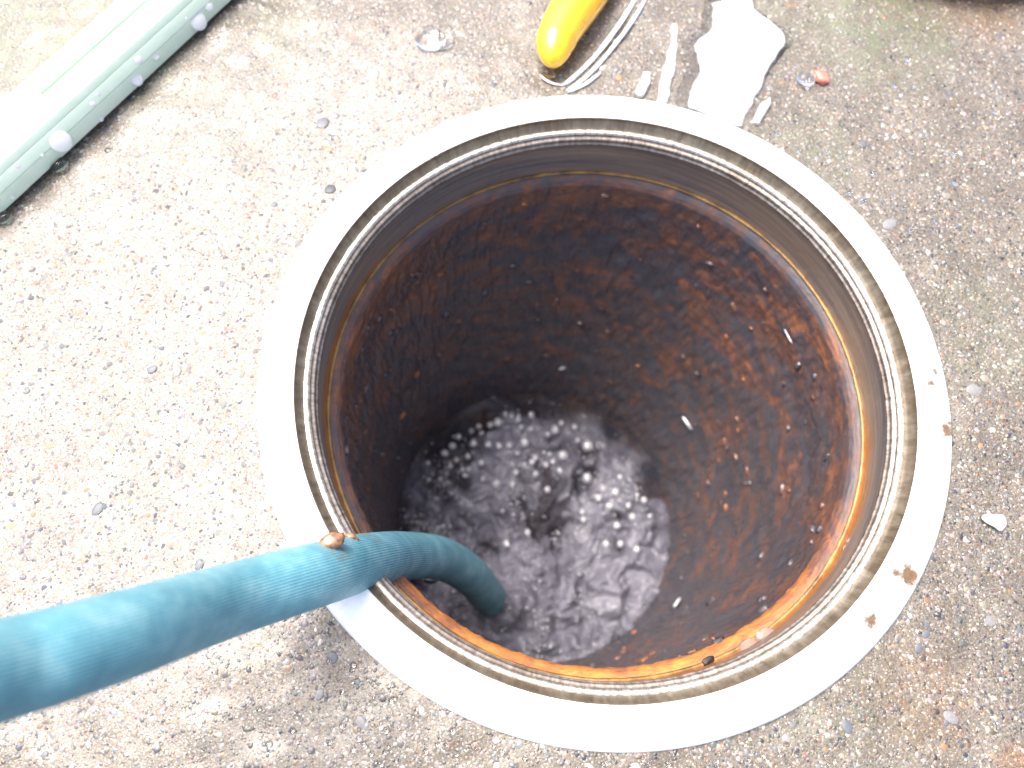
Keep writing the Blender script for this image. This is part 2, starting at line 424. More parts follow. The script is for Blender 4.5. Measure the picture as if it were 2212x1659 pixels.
def grains(cx, cy, r, col):
    n = len(cx); K = 6
    a = rng.uniform(0, 2 * math.pi, n); asp = rng.uniform(0.55, 1.0, n); flat = rng.uniform(0.18, 0.42, n)
    ang = np.arange(K) * 2 * math.pi / K
    rr_ = 1 + rng.uniform(-0.28, 0.28, (n, K))
    lx = np.concatenate([np.cos(ang)[None] * rr_, rng.uniform(-0.25, 0.25, (n, 1))], 1) * r[:, None]
    ly = np.concatenate([np.sin(ang)[None] * rr_, rng.uniform(-0.25, 0.25, (n, 1))], 1) * (r * asp)[:, None]
    lz = np.concatenate([np.full((n, K), -0.5), np.ones((n, 1))], 1) * (r * flat)[:, None]
    c, s = np.cos(a)[:, None], np.sin(a)[:, None]
    Vx = cx[:, None] + lx * c - ly * s; Vy = cy[:, None] + lx * s + ly * c
    Vz = (gz(cx, cy) + r * flat * rng.uniform(-0.2, 0.5, n))[:, None] + lz
    V = np.stack([Vx, Vy, Vz], -1).reshape(-1, 3)
    FT = np.array([(k, (k + 1) % K, K) for k in range(K)])
    F = (FT[None] + (np.arange(n) * (K + 1))[:, None, None]).reshape(-1, 3)
    return V, F, np.repeat(col, K + 1, axis=0)
jit = 1 + rng.uniform(-0.18, 0.18, (n, 3)) * 0.5 + rng.uniform(-0.42, 0.36, (n, 1))
gc = np.clip(PAL[pal] * jit * 0.80, 0.008, 0.95)
order = np.argsort(-rad)
V, F, C = grains(px_, py_, rad, gc)
me = mesh_np('aggregate', V, F, M_GRAIN, attrs={'wet': wet_f(V[:, 0], V[:, 1]), 'moss': moss_f(V[:, 0], V[:, 1]), 'rusty': rust_shade_f(V[:, 0], V[:, 1])}, cols={'col': C})
tag(link('aggregate', me, ground), None, None, None, 'stuff')

# the larger pebbles, each a part of the ground
def pebble_mesh(seed, col):
    import bmesh
    bm = bmesh.new(); bmesh.ops.create_icosphere(bm, subdivisions=2, radius=1.0)
    r = random.Random(seed)
    for v in bm.verts:
        d = 1 + 0.20 * (float(fbm(v.co.x * 1.3 + seed * 3.1, v.co.y * 1.3, v.co.z * 1.3, seed=seed, octv=2)) - 0.5) * 2
        v.co *= d
        v.co.z = max(v.co.z, -0.3)
    me = bpy.data.meshes.new('pebble'); bm.to_mesh(me); bm.free()
    for p in me.polygons: p.use_smooth = True
    m = pebble_mats[col]; me.materials.append(m)
    return me
pebble_mats = []
for i, c in enumerate([(0.13, 0.14, 0.16), (0.24, 0.235, 0.235), (0.48, 0.40, 0.30), (0.85, 0.83, 0.78), (0.52, 0.22, 0.12), (0.055, 0.06, 0.07)]):
    m, nt, b = new_mat('pebble_stone'); p = geopos(nt)
    cc = mixc(nt, 0.55, c, ramp(nt, noise(nt, p, 1300, 4, 0.7), [(0.3, 0.35), (0.7, 1.0)]), 'MULTIPLY')
    nt.links.new(cc, b.inputs['Base Color']); b.inputs['Roughness'].default_value = 0.5
    b.inputs['Coat Weight'].default_value = 0.12; b.inputs['Coat Roughness'].default_value = 0.3
    bump(nt, b, noise(nt, p, 1800, 3), 0.3, 0.0002)
    pebble_mats.append(m)
pm = {}
named = [(1920, 487, 0.0031, 1), (2103, 843, 0.0029, 1), (1866, 310, 0.0017, 0), (698, 268, 0.0026, 0), (714, 411, 0.0021, 5), (723, 250, 0.0020, 1), (212, 1100, 0.0023, 0), (2053, 1550, 0.0024, 1),
         (2140, 1340, 0.0018, 1), (1985, 1400, 0.0017, 0), (1830, 1570, 0.0021, 0), (2045, 1560, 0.0012, 0), (380, 800, 0.002, 1), (600, 900, 0.0022, 1), (430, 1220, 0.0017, 0), (1045, 95, 0.0013, 2), (2000, 1370, 0.0016, 0), (1925, 690, 0.0015, 0),
         (60, 1520, 0.002, 0), (720, 1420, 0.0018, 0), (690, 1500, 0.0017, 1), (780, 1560, 0.0022, 1), (560, 1230, 0.0017, 2), (1070, 180, 0.001, 5), (250, 1440, .0015, 0), (2068, 490, .0012, 0)]
spots = [(W(a, b_, ZG), r, c) for a, b_, r, c in named]
while len(spots) < 130:
    x, y = rng.uniform(X0 + .03, X1 - .03), rng.uniform(Y0 + .03, Y1 - .03)
    if math.hypot(x, y) < 0.1185: continue
    spots.append((np.array([x, y, 0]), float(np.clip(rng.lognormal(math.log(0.00095), 0.3), 0.0007, 0.0018)), int(rng.choice(6, p=[0.34, 0.2, 0.2, 0.08, 0.04, 0.14]))))
for k, (p, r, c) in enumerate(spots):
    key = (k % 4, c)
    if key not in pm: pm[key] = pebble_mesh(k % 4 + 1, c)
    o = link('pebble', pm[key], ground, (p[0], p[1], float(gz(p[0], p[1])) - r * 0.02 + 0.0001))
    o.rotation_euler = (0, 0, rng.uniform(0, 6.28)); o.scale = (r, r * rng.uniform(0.7, 0.95), r * 0.18)

# ------------------------------------------------------------------ the metal can set into the slab
can = tag(empty('metal_can', (0, 0, 0)), 'round metal can sunk in the concrete, pale rim and rusty inside, hose running into it', 'metal can')
NS = 900
TH = np.linspace(0, 2 * math.pi, NS, endpoint=False) + math.radians(235)
OV = 1 + 0.0046 * np.cos(2 * TH) - 0.0072 * np.sin(2 * TH) - 0.0008 * np.cos(4 * TH) - 0.0008 * np.sin(4 * TH)
LEAN = -0.015
LY = 1.30                                    # the can leans a little down and left
def axis_shift(z):
    k = np.clip((-0.03 - z) / 0.15, 0, 1.2); return LEAN * k
def revolve(name, prof, mat, parent, sub=1, rough=0.0, seed=0, rough_z=0.0, attrs_fn=None, kind=None, fr=(60, 400), fade=None):
    P = []
    for (r0, z0), (r1, z1) in zip(prof[:-1], prof[1:]):
        for i in range(sub): P.append((r0 + (r1 - r0) * i / sub, z0 + (z1 - z0) * i / sub))
    P.append(prof[-1]); P = np.array(P); nv = len(P)
    s = np.concatenate([[0], np.cumsum(np.hypot(*np.diff(P, axis=0).T))])
    # one extra column so the UV map closes
    T = np.concatenate([TH, TH[:1] + 2 * math.pi]); O = np.concatenate([OV, OV[:1]])
    R = P[None, :, 0] * O[:, None]; Z = np.repeat(P[None, :, 1], len(T), 0).copy()
    A = np.repeat(T[:, None], nv, 1)
    if rough or rough_z:
        nx = np.cos(A) * fr[0] * .1; ny = np.sin(A) * fr[0] * .1
        a = fbm(nx * 10, ny * 10, Z * fr[1], seed=seed, octv=4) - 0.5
        R = R + a * rough * (1 if fade is None else 0.25 + 0.75 * np.clip((-Z - 0.025) / fade, 0, 1)); Z = Z + (fbm(nx * 12, ny * 12, Z * fr[1], seed=seed + 9, octv=3) - 0.5) * rough_z
    X = np.cos(A) * R + axis_shift(P[:, 1])[None]; Y = np.sin(A) * R + LY * axis_shift(P[:, 1])[None]
    V = np.stack([X, Y, Z], -1).reshape(-1, 3)
    uv = np.stack([(A - T[0]) / (2 * math.pi), np.repeat(s[None] / 0.1, len(T), 0)], -1).reshape(-1, 2)
    F = grid_faces(len(T), nv)[:, ::-1]
    at = attrs_fn(V, A.ravel(), np.repeat(P[None, :, 1], len(T), 0).ravel(), np.repeat(P[None, :, 0], len(T), 0).ravel()) if attrs_fn else None
    me = mesh_np(name, V, F, mat, uv=uv, attrs=at)
    o = link(name, me, parent)
    if kind: o['kind'] = kind
    return o
zf = 0.013 * CH + 0.0
def flange_attr(V, A, Z, R):
    st = np.zeros(len(V))
    for (px, py, r, s) in ((2015, 795, 0.0032, 0.62), (2008, 830, 0.0026, 0.55), (2050, 925, 0.0038, 0.80), (1990, 950, 0.002, .35), (1975, 1010, 0.0022, 0.5), (1965, 1242, 0.0036, 1.05), (1930, 1238, 0.0022, 0.75), (1880, 1340, 0.0028, 0.95), (1960, 1145, 0.0022, 0.55), (2030, 1080, .0014, .5), (1345, 1560, 0.002, .3), (2025, 985, .0012, .55)):
        c = W(px, py, 0.001); st = np.maximum(st, s * np.clip(1 - np.hypot(V[:, 0] - c[0], V[:, 1] - c[1]) / r / 1.25, 0, 1) ** 0.7)
    worn_shade = 0.35 + 0.65 * sstep(math.cos(math.radians(70)), 1.0, np.cos(A - math.radians(-15)))
    return {'stain': st, 'worn_shade': worn_shade}
revolve('flange', [(R0 - 0.0012, -0.004), (R0 - 0.0002, -0.0030), (R0, -0.0008), (R0 - 0.0006, 0.0002), (R0 - 0.0030, 0.0007), ((R0 + R1) / 2, 0.0018), (R1 + 0.0018, zf - 0.0001), (R1 + 0.0004, zf), (R1, zf - 0.0003)], M_FLANGE, can, 5, 0.0, 1, 0.0003, flange_attr, fr=(60, 60))
revolve('step', [(R1, zf - 0.0003), (R1 - 0.0004, zf - 0.0016), (R1 - 0.0016, -0.0006), (R1 - 0.0022, -0.0012)], M_STEP, can, 3, 0.0002, 2, 0.0)
revolve('bright_ledge', [(R1 - 0.0022, -0.0012), (R1 - 0.0027, -0.0011), (R1 - 0.0036, -0.0013), (R1 - 0.0041, -0.0019)], M_LEDGE, can, 3, 0.0003, 3, 0.0003)
revolve('ridge_ring', [(R1 - 0.0041, -0.0019), (R1 - 0.0041, -0.0026), (R1 - 0.0046, -0.0029), (R1 - 0.0052, -0.0031), (R1 - 0.0055, -0.0038), (R1 - 0.0052, -0.0044), (R1 - 0.0055, -0.0049), (R1 - 0.0060, -0.0053), (R1 - 0.0058, -0.0062)], M_RIDGE, can, 2, 0.0003, 4, 0.0003)
def band_attr(V, A, Z, R):
    lo = (-Z - 0.0062) / (0.0245 - 0.0062)
    k = sstep(0.2, 1.0, np.cos(A - math.radians(205))) * 0.5 + sstep(0.3, 1.0, np.cos(A - math.radians(-55))) * 0.45
    return {'low': np.clip(lo, 0, 1) * 0.8 + k * lo}
revolve('neck_band', [(R1 - 0.0058, -0.0062), (R1 - 0.0052, -0.0085), (R1 - 0.0050, -0.016), (R2 + 0.0008, -0.0215), (R2 + 0.0006, -0.0238)], M_BAND, can, 5, 0.0004, 5, 0.0, band_attr)
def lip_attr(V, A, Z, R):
    return {'bright': -0.25 + 0.5 * fbm(np.cos(A) * 8, np.sin(A) * 8, seed=4) + 1.35 * sstep(0.35, 0.97, np.cos(A - math.radians(-88))) + 0.25 * sstep(0.6, 1, np.cos(A - math.radians(165)))}  # sunlit lower side of the lip painted brighter orange
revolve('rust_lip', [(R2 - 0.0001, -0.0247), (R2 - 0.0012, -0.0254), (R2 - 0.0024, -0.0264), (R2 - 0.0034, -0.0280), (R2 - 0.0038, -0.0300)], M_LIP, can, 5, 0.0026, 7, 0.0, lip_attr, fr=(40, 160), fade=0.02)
M_BEAD = brushed('golden_bead', (0.05, 0.03, 0.02), (0.52, 0.31, 0.10), 0.4, 0.3, 0.55, 46, 6)
revolve('bead', [(R2 + 0.0006, -0.0236), (R2 - 0.0001, -0.0235), (R2 - 0.0007, -0.0239), (R2 - 0.0003, -0.0247)], M_BEAD, can, 2, 0.0003, 16, 0.0003)
ZW = -0.184
RB = 0.0745
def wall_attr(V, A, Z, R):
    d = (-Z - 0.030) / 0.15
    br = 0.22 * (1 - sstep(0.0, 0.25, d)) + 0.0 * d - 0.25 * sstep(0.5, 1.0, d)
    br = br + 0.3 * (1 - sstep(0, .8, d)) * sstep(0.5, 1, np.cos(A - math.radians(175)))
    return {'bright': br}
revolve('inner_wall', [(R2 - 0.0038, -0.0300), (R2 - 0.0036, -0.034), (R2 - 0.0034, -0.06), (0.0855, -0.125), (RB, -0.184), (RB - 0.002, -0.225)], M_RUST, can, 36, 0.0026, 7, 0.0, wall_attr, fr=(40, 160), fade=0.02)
revolve('outer_wall', [(R1 + 0.001, -0.001), (R1, -0.03), (0.094, -0.125), (RB + 0.006, -0.235), (0.001, -0.2352)], M_BODY, can, 2)
revolve('bottom', [(RB - 0.002, -0.225), (0.0005, -0.226)], M_RUST, can, 6, attrs_fn=lambda V, A, Z, R: {'bright': np.zeros(len(V))})

# loose rust flakes curling off the wall (past counting)
NF = 220
fa = rng.uniform(0, 2 * math.pi, NF); fz = -0.033 - 0.14 * rng.uniform(0, 1, NF) ** 1.2
def wall_r(z): return np.interp(-z, [0.0305, 0.034, 0.06, 0.125, 0.184], [R2 - 0.0050, R2 - 0.0040, R2 - 0.0036, 0.0855, RB])
Vs, Fs, Us, Bs = [], [], [], []
for i in range(NF):
    L_ = rng.uniform(0.0006, 0.0024); w_ = L_ * rng.uniform(0.15, 0.4); tilt = rng.normal(0, 0.35) + 0.35
    k = 7; ang = np.linspace(0, 2 * math.pi, k, endpoint=False); rr = 1 + rng.uniform(-0.3, 0.3, k)
    u = np.cos(ang) * L_ * rr; v = np.sin(ang) * w_ * rr
    uu = u * math.cos(tilt) - v * math.sin(tilt); vv = u * math.sin(tilt) + v * math.cos(tilt)
    r0 = float(wall_r(fz[i]))
    ov = 1 + 0.0046 * math.cos(2 * fa[i]) - 0.0072 * math.sin(2 * fa[i])
    lift = rng.uniform(0.0003, 0.0008)
    base = len(Vs) * 1
    ring = []
    for s_, dr in ((0, lift), (1, lift - 0.0012)):
        a_ = fa[i] + uu / r0; z_ = fz[i] + vv
        r_ = r0 * ov - dr - (rng.uniform(0, 0.0004, k) if s_ == 0 else 0)
        sh = axis_shift(np.full(k, fz[i]))
        ring.append(np.stack([np.cos(a_) * r_ + sh, np.sin(a_) * r_ + LY * sh, z_], -1))
    off = i * 14
    Vs.append(np.concatenate(ring))
    for j in range(1, k - 1): Fs.append((off, off + j, off + j + 1))
    for j in range(k):
        j2 = (j + 1) % k; Fs.append((off + j, off + k + j, off + k + j2)); Fs.append((off + j, off + k + j2, off + j2))
    Us.append(np.repeat(np.array([[fa[i] / 6.283 + rng.uniform(0, .01), -fz[i] / 0.1]]), 14, 0)); Bs.append(np.full(14, rng.uniform(0.0, 0.85) if rng.random() < .6 else -0.6))
me = mesh_np('rust_flakes', np.concatenate(Vs), np.array(Fs), M_RUST, uv=np.concatenate(Us), attrs={'bright': np.concatenate(Bs)})
link('rust_flakes', me, can)['kind'] = 'stuff'

# ------------------------------------------------------------------ water in the can
def patch_f(x, y):
    c = W(1148, 1200, ZW); d = np.hypot((x - c[0]) / 0.0755, (y - c[1]) / 0.082)
    n = fbm(x * 60, y * 60, seed=21, octv=4) - 0.5
    return 1 - 0.92 * sstep(0.82, 1.02, d + n * 0.35)
nr, na = 300, 520
rr = np.linspace(0.0, 1.0, nr) ** 0.8 * (RB + 0.002); aa = np.linspace(0, 2 * math.pi, na, endpoint=False)
AA, RR = np.meshgrid(aa, rr, indexing='ij')
sx = float(axis_shift(np.array([ZW]))[0])
WX = np.cos(AA) * RR + sx; WY = np.sin(AA) * RR + LY * sx
def water_z(x, y):
    pt = patch_f(x, y)
    dx = (fbm(x * 80, y * 80, seed=31, octv=3) - 0.5) * 0.014; dy = (fbm(x * 80, y * 80, seed=37, octv=3) - 0.5) * 0.014
    n = fbm((x + dx) * 75, (y + dy) * 75, seed=41, octv=3)
    ridg = 1 - np.abs(2 * n - 1)
    c = W(1200, 1170, ZW); pit = np.exp(-((x - c[0]) ** 2 + (y - c[1]) ** 2) / 0.009 ** 2)
    h = W(1110, 1290, ZW); hump = np.exp(-((x - h[0]) ** 2 + (y - h[1]) ** 2) / 0.022 ** 2)
    slow = fbm(x * 40, y * 40, seed=43, octv=4) - 0.5
    return ZW + pt * (0.004 + (n - 0.5) * 0.020 - 0.008 * pit + 0.015 * hump) + (1 - pt) * slow * 0.004
WZs = water_z(WX, WY)
fo = patch_f(WX, WY)
nf = fbm(WX * 60 + (WZs - ZW) * 60, WY * 60, seed=51, octv=4)
cf = W(1180, 1400, ZW)
foam = fo * np.clip(0.30 + (nf - 0.5) * 3.0 + (WZs - ZW) * 55 + 0.25 * np.exp(-((WX - cf[0]) ** 2 + (WY - cf[1]) ** 2) / 0.035 ** 2), 0.05, 1)
V = np.stack([WX, WY, WZs], -1).reshape(-1, 3)
me = mesh_np('water', V, grid_faces(na, nr, True), M_CHURN, attrs={'foam': foam.ravel()})
tag(link('water', me), 'grey churning foamy water in the bottom of the rusty can', None, None, 'stuff')

import bmesh
def ball(name, mat, sub=3, squash=0.7, cut=None):
    bm = bmesh.new(); bmesh.ops.create_icosphere(bm, subdivisions=sub, radius=1.0)
    for v in bm.verts:
        v.co.z *= squash
        if cut is not None and v.co.z < cut: v.co.z = cut
    me = bpy.data.meshes.new(name); bm.to_mesh(me); bm.free()
    for p in me.polygons: p.use_smooth = True
    me.materials.append(mat); return me
BUB = ball('bubble', M_BUBBLE, 3, 0.85)
bl = [(580, 40, 1.1), (1125, 270, 1.4), (1030, 305, 1.2), (980, 280, 1), (935, 262, .9), (880, 330, 2), (825, 345, 1.3), (740, 355, 1.1), (685, 388, 1.1), (760, 410, 1.2), (590, 430, 1.3), (545, 500, 1.4), (488, 552, 1.4), (700, 480, 1.5), (808, 488, 1.4), (885, 495, 1.2), (963, 495, 1.4), (1075, 475, 2.1), (1050, 360, 1), (1120, 375, 1.1), (1300, 380, 1.9), (1245, 415, 1.1), (1345, 330, 1.2), (1445, 358, 1.2), (1540, 500, 2.2), (1465, 455, 1), (1357, 570, 1.9), (1025, 550, 1), (1155, 585, 1.2), (1130, 615, 1.1), (1215, 550, 1), (1260, 560, 1), (1232, 637, 1.2), (1285, 615, 1), (1075, 640, 1.2), (1335, 680, 1.3), (1158, 705, 1.2), (1010, 695, 1.4), (985, 780, 1.2), (868, 775, 1.4), (755, 622, 1.4), (660, 575, 1.2), (575, 600, 1.1), (530, 645, 1), (365, 622, .9), (370, 748, 1), (620, 670, 1), (665, 670, 1), (635, 715, .9), (1535, 735, 2.2), (1745, 840, 1.7), (1655, 815, 1.1), (1780, 728, 1.2), (1905, 860, 1), (1955, 898, 1.3), (1840, 940, 1.2), (1700, 940, 1.5), (1620, 885, 1.4), (1500, 985, 1.2), (1510, 1040, 1.2), (1755, 1085, 1.4), (1870, 1020, 1.3), (2000, 1015, .9), (1675, 1220, 1.4), (1780, 1220, 1.4), (1900, 1260, 1.5), (940, 1215, 1.3), (1095, 1135, 1.3), (770, 740, 1), (985, 630, 1), (1245, 820, 1.3)]
for bx, by, s in bl:
    p = W(818 + bx * 0.2928, 818 + by * 0.2928, ZW)
    zz = float(water_z(p[0], p[1])); p = W(818 + bx * 0.2928, 818 + by * 0.2928, zz)
    r = 0.00155 * s
    o = link('bubble', BUB, None, (p[0], p[1], zz + r * 0.35)); o.scale = (r * rng.uniform(.8, 1.0), r, r)
    BL = {(1075, 475): 'big round bubble near the middle of the arc of bubbles on the water', (880, 330): 'big bright bubble at the upper left edge of the churning water', (1300, 380): 'big tall bubble at the top right of the arc of bubbles', (1540, 500): 'biggest and tallest bubble, at the right end of the arc on the water', (1357, 570): 'tall bright bubble just inside the right end of the arc', (1535, 735): 'big wide bubble right of the middle of the churning water', (1745, 840): 'medium bright bubble on the right flank of the churning water', (755, 622): 'bright white bubble standing alone under the left part of the arc', (580, 40): 'lone bubble on the dark still water far above the froth'}
    if (bx, by) in BL: tag(o, BL[(bx, by)], 'bubble', 'large bubbles on the churning water')
    elif bx > 1450 or by > 780: tag(o, 'small clear bubble among the froth on the right half of the churning water', 'bubble', 'small bubbles right of the churning water')
    elif by < 400 or by + bx * 0.6 < 870: tag(o, 'small clear bubble in the outermost arc along the upper edge of the churning water', 'bubble', 'small bubbles of the outer arc')
    else: tag(o, 'small clear bubble behind the outer arc, on the left half of the churning water', 'bubble', 'small bubbles behind the outer arc')
# froth: fine bubbles past counting
NFR = 1700
fx = rng.uniform(WX.min(), WX.max(), NFR * 4); fy = rng.uniform(WY.min(), WY.max(), NFR * 4)
dens = patch_f(fx, fy) * (0.12 + 1.6 * np.clip(fbm(fx * 75, fy * 75, seed=61, octv=4) - 0.48, 0, 1) * 4)
kp = rng.uniform(0, 1, len(fx)) < dens; fx, fy = fx[kp][:NFR], fy[kp][:NFR]
e = [W(900, 1125, ZW), W(925, 1145, ZW), W(950, 1160, ZW)]
ex = np.concatenate([rng.normal(q[0], 0.0045, 60) for q in e]); ey = np.concatenate([rng.normal(q[1], 0.0035, 60) for q in e])
fx = np.concatenate([fx, ex]); fy = np.concatenate([fy, ey])
fr_ = rng.lognormal(math.log(0.00042), 0.4, len(fx)).clip(0.0002, 0.0012)
fzz = water_z(fx, fy) + fr_ * 0.3
V = (ICO[None] * fr_[:, None, None] + np.stack([fx, fy, fzz], -1)[:, None]).reshape(-1, 3)
F = (ICF[None] + (np.arange(len(fx)) * 12)[:, None, None]).reshape(-1, 3)
tag(link('froth', mesh_np('froth', V, F, M_BUBBLE)), 'fine grey froth scattered over the churning water', None, None, 'stuff')

# ------------------------------------------------------------------ the hose
HR = 0.0089
ctrl = [(-700, 1625, 0.090), (-300, 1527, 0.113), (0, 1447, 0.134), (150, 1406, 0.144), (300, 1360, 0.158), (500, 1295, 0.188), (690, 1239, 0.2125), (790, 1213, 0.244), (870, 1201, 0.283), (950, 1206, 0.320), (1012, 1240, 0.352), (1052, 1284, 0.388), (1074, 1318, 0.430), (1085, 1345, 0.46)]
CP = [Vector(WZ(*c)) for c in ctrl]
def catmull(P, n=24):
    out = []
    for i in range(len(P) - 1):
        p0 = P[max(i - 1, 0)]; p1 = P[i]; p2 = P[i + 1]; p3 = P[min(i + 2, len(P) - 1)]
        for k in range(n):
            t = k / n
            out.append(0.5 * ((2 * p1) + (-p0 + p2) * t + (2 * p0 - 5 * p1 + 4 * p2 - p3) * t * t + (-p0 + 3 * p1 - 3 * p2 + p3) * t ** 3))
    out.append(P[-1]); return out
def tube_mesh(name, pts, rad, mat, seg=48, attrs_fn=None, radf=None, caps=False):
    pts = [Vector(p) for p in pts]; n = len(pts)
    V = []; UV = []; s = 0; nrm = None
    for i, p in enumerate(pts):
        tg = (pts[min(i + 1, n - 1)] - pts[max(i - 1, 0)]).normalized()
        if nrm is None: nrm = tg.orthogonal().normalized()
        nrm = (nrm - tg * nrm.dot(tg)).normalized(); bn = tg.cross(nrm)
        if i: s += (p - pts[i - 1]).length
        r = rad * (radf(i / (n - 1)) if radf else 1)
        for k in range(seg + 1):
            a = 2 * math.pi * k / seg
            V.append(p + (nrm * math.cos(a) + bn * math.sin(a)) * r); UV.append((s, k / seg))
    V = np.array([tuple(v) for v in V]); F = grid_faces(n, seg + 1)
    return mesh_np(name, V, F, mat, uv=UV, attrs=attrs_fn(V) if attrs_fn else None)
hp = catmull(CP, 20)
hose = tag(empty('garden_hose', tuple(hp[100])), 'teal blue rubber garden hose resting across the rim and running down into the can', 'hose')
def hose_attr(V):
    c = np.array(WZ(735, 1180, 0.212)); c2 = np.array(WZ(800, 1165, .24))
    return {'dirt': np.maximum(np.clip(1 - np.linalg.norm(V - c, axis=1) / 0.006, 0, 1), np.clip(1 - np.linalg.norm(V - c2, axis=1) / 0.005, 0, 1))}
def par(o, p):
    o.parent = p; o.matrix_parent_inverse = Matrix.Translation(p.location).inverted(); return o
par(link('hose_tube', tube_mesh('hose_tube', hp, HR, M_HOSE, 64, hose_attr)), hose)
M_BORE = simple('dark_hose_bore', (0.02, 0.03, 0.035), 0.6)
par(link('hose_bore', tube_mesh('hose_bore', hp, HR - 0.0022, M_BORE, 32)), hose)

def lump(name, mat, c, size, seed, sub=3, rotz=0.0, amp=0.5):
    bm = bmesh.new(); bmesh.ops.create_icosphere(bm, subdivisions=sub, radius=1.0)
    co = np.array([v.co[:] for v in bm.verts])
    d = 1 + amp * (fbm(co[:, 0] * 1.6 + seed, co[:, 1] * 1.6, co[:, 2] * 1.6 + 9, seed=seed, octv=3) - 0.5) * 2
    for v, k in zip(bm.verts, d): v.co *= float(k)
    for v in bm.verts: v.co = Vector((v.co.x * size[0], v.co.y * size[1], v.co.z * size[2]))
    me = bpy.data.meshes.new(name); bm.to_mesh(me); bm.free()
    for p in me.polygons: p.use_smooth = True
    me.materials.append(mat)
    o = link(name, me, None, tuple(c)); o.rotation_euler = (0, 0, rotz); return o
def clot_mat():
    m, nt, b = new_mat('wet_rust_clot'); p = geopos(nt)
    nt.links.new(ramp(nt, noise(nt, p, 600, 4), [(0.35, (0.10, 0.05, 0.035)), (0.6, (0.36, 0.17, 0.07))]), b.inputs['Base Color'])
    b.inputs['Roughness'].default_value = 0.3; b.inputs['Coat Weight'].default_value = 0.6
    bump(nt, b, noise(nt, p, 1200, 3), 0.5, 0.0004); return m
M_CLOT = clot_mat()
tag(lump('rust_clot', M_CLOT, WZ(718, 1168, 0.211), (0.0034, 0.0022, 0.0018), 3, rotz=0.2), 'largest brown rust clot stuck on top of the blue hose at the rim', 'rust clot', 'rust clots on the hose')
tag(lump('rust_clot', M_CLOT, WZ(757, 1163, 0.226), (0.0022, 0.0014, 0.0012), 5, rotz=-0.1), 'grey brown rust clot between two others on top of the blue hose', 'rust clot', 'rust clots on the hose')
tag(lump('rust_clot', M_CLOT, WZ(805, 1161, 0.246), (0.0024, 0.0009, 0.0009), 8, rotz=-0.3), 'thin orange rust clot on the hose nearest to the water', 'rust clot', 'rust clots on the hose')

DROP = ball('water_drop', M_DROP, 3, 0.62, -0.18)
def drop(px, py, z, r, label, group=None, sy=1.0, rz=0.0, zs=1.0):
    p = W(px, py, z + r * 0.15); o = link('water_drop', DROP, None, (p[0], p[1], z + r * 0.12)); o.scale = (r, r * sy, r * zs); o.rotation_euler = (0, 0, rz)
    return tag(o, label, 'water drop', group)
p = WZ(930, 1252, 0.312); o = link('water_drop', ball('water_drop', M_DROP, 3, 1.0), None, tuple(p)); o.scale = (0.0032, 0.0019, 0.0019); tag(o, 'water drop hanging under the blue hose above the churning water', 'water drop')
drop(700, 1296, 0.003, 0.0019, 'clear water drop on the pale rim touching the underside of the hose', sy=.7, rz=.8, zs=1.4)
drop(731, 1280, 0.003, 0.0026, 'larger clear water drop on the pale rim under the hose', sy=.6, rz=1.0, zs=1.4)

# ------------------------------------------------------------------ bubbles of rusty water on the lip
ZL = -0.0235
def glass_ball(px, py, z, r, label, group, squash=0.8):
    p = W(px, py, z); o = link('bubble', BUBW, None, (p[0], p[1], z)); o.scale = (r, r, r * squash); return tag(o, label, 'bubble', group)
def film_material():
    m, nt, b = new_mat('bubble_film'); nt.links.remove(b.outputs[0].links[0])
    out = nt.nodes['Material Output']; tr = nt.nodes.new('ShaderNodeBsdfTransparent'); gl = nt.nodes.new('ShaderNodeBsdfGlossy'); gl.inputs['Roughness'].default_value = 0.04
    lw = nt.nodes.new('ShaderNodeLayerWeight'); lw.inputs[0].default_value = 0.35; mx = nt.nodes.new('ShaderNodeMixShader')
    nt.links.new(ramp(nt, lw.outputs['Facing'], [(0.0, 0.14), (0.6, 0.35), (1.0, 1.0)]), mx.inputs[0]); nt.links.new(tr.outputs[0], mx.inputs[1]); nt.links.new(gl.outputs[0], mx.inputs[2]); nt.links.new(mx.outputs[0], out.inputs[0])
    return m
M_FILM = film_material()
BUBC = ball('bubble', M_FILM, 4, 1.0)
M_RIMGLASS = milky('clear_bubble_water', col=(1.0, 0.93, 0.92), tr=0.85, rough=0.02)
BUBW = ball('bubble', M_RIMGLASS, 3, 1.0)
glass_ball(1622, 1408, ZL, 0.0042, 'large clear bubble on the orange lip at the lower right of the can', 'bubbles on the rusty lip')
glass_ball(1660, 1385, ZL, 0.0046, 'largest clear bubble on the orange lip, right of its neighbour', 'bubbles on the rusty lip')
for (px, py, r) in ((1598, 1425, 0.0018), (1640, 1372, 0.0014), (1690, 1400, 0.0015)):
    glass_ball(px, py, ZL + 0.001, r, {1598: 'small clear bubble left of the two large ones on the orange lip', 1640: 'small clear bubble above the two large ones on the orange lip', 1690: 'small clear bubble right of the two large ones on the orange lip'}[px], 'small bubbles by the large pair')
for (px, py, r) in ((1838, 1172, 0.0017), (1850, 1160, 0.001), (1828, 1186, 0.0013)):
    glass_ball(px, py, ZL + 0.003, r, 'small glinting bubble on the right side of the rusty lip', 'small bubbles on the right of the lip')
tag(lump('rust_chip', simple('black_rust', (0.01, 0.009, 0.008), 0.5), W(1530, 1427, ZL), (0.0022, 0.0011, 0.0006), 4, rotz=0.5), 'black chip of rust lying on the orange lip at the bottom of the can', 'rust chip')

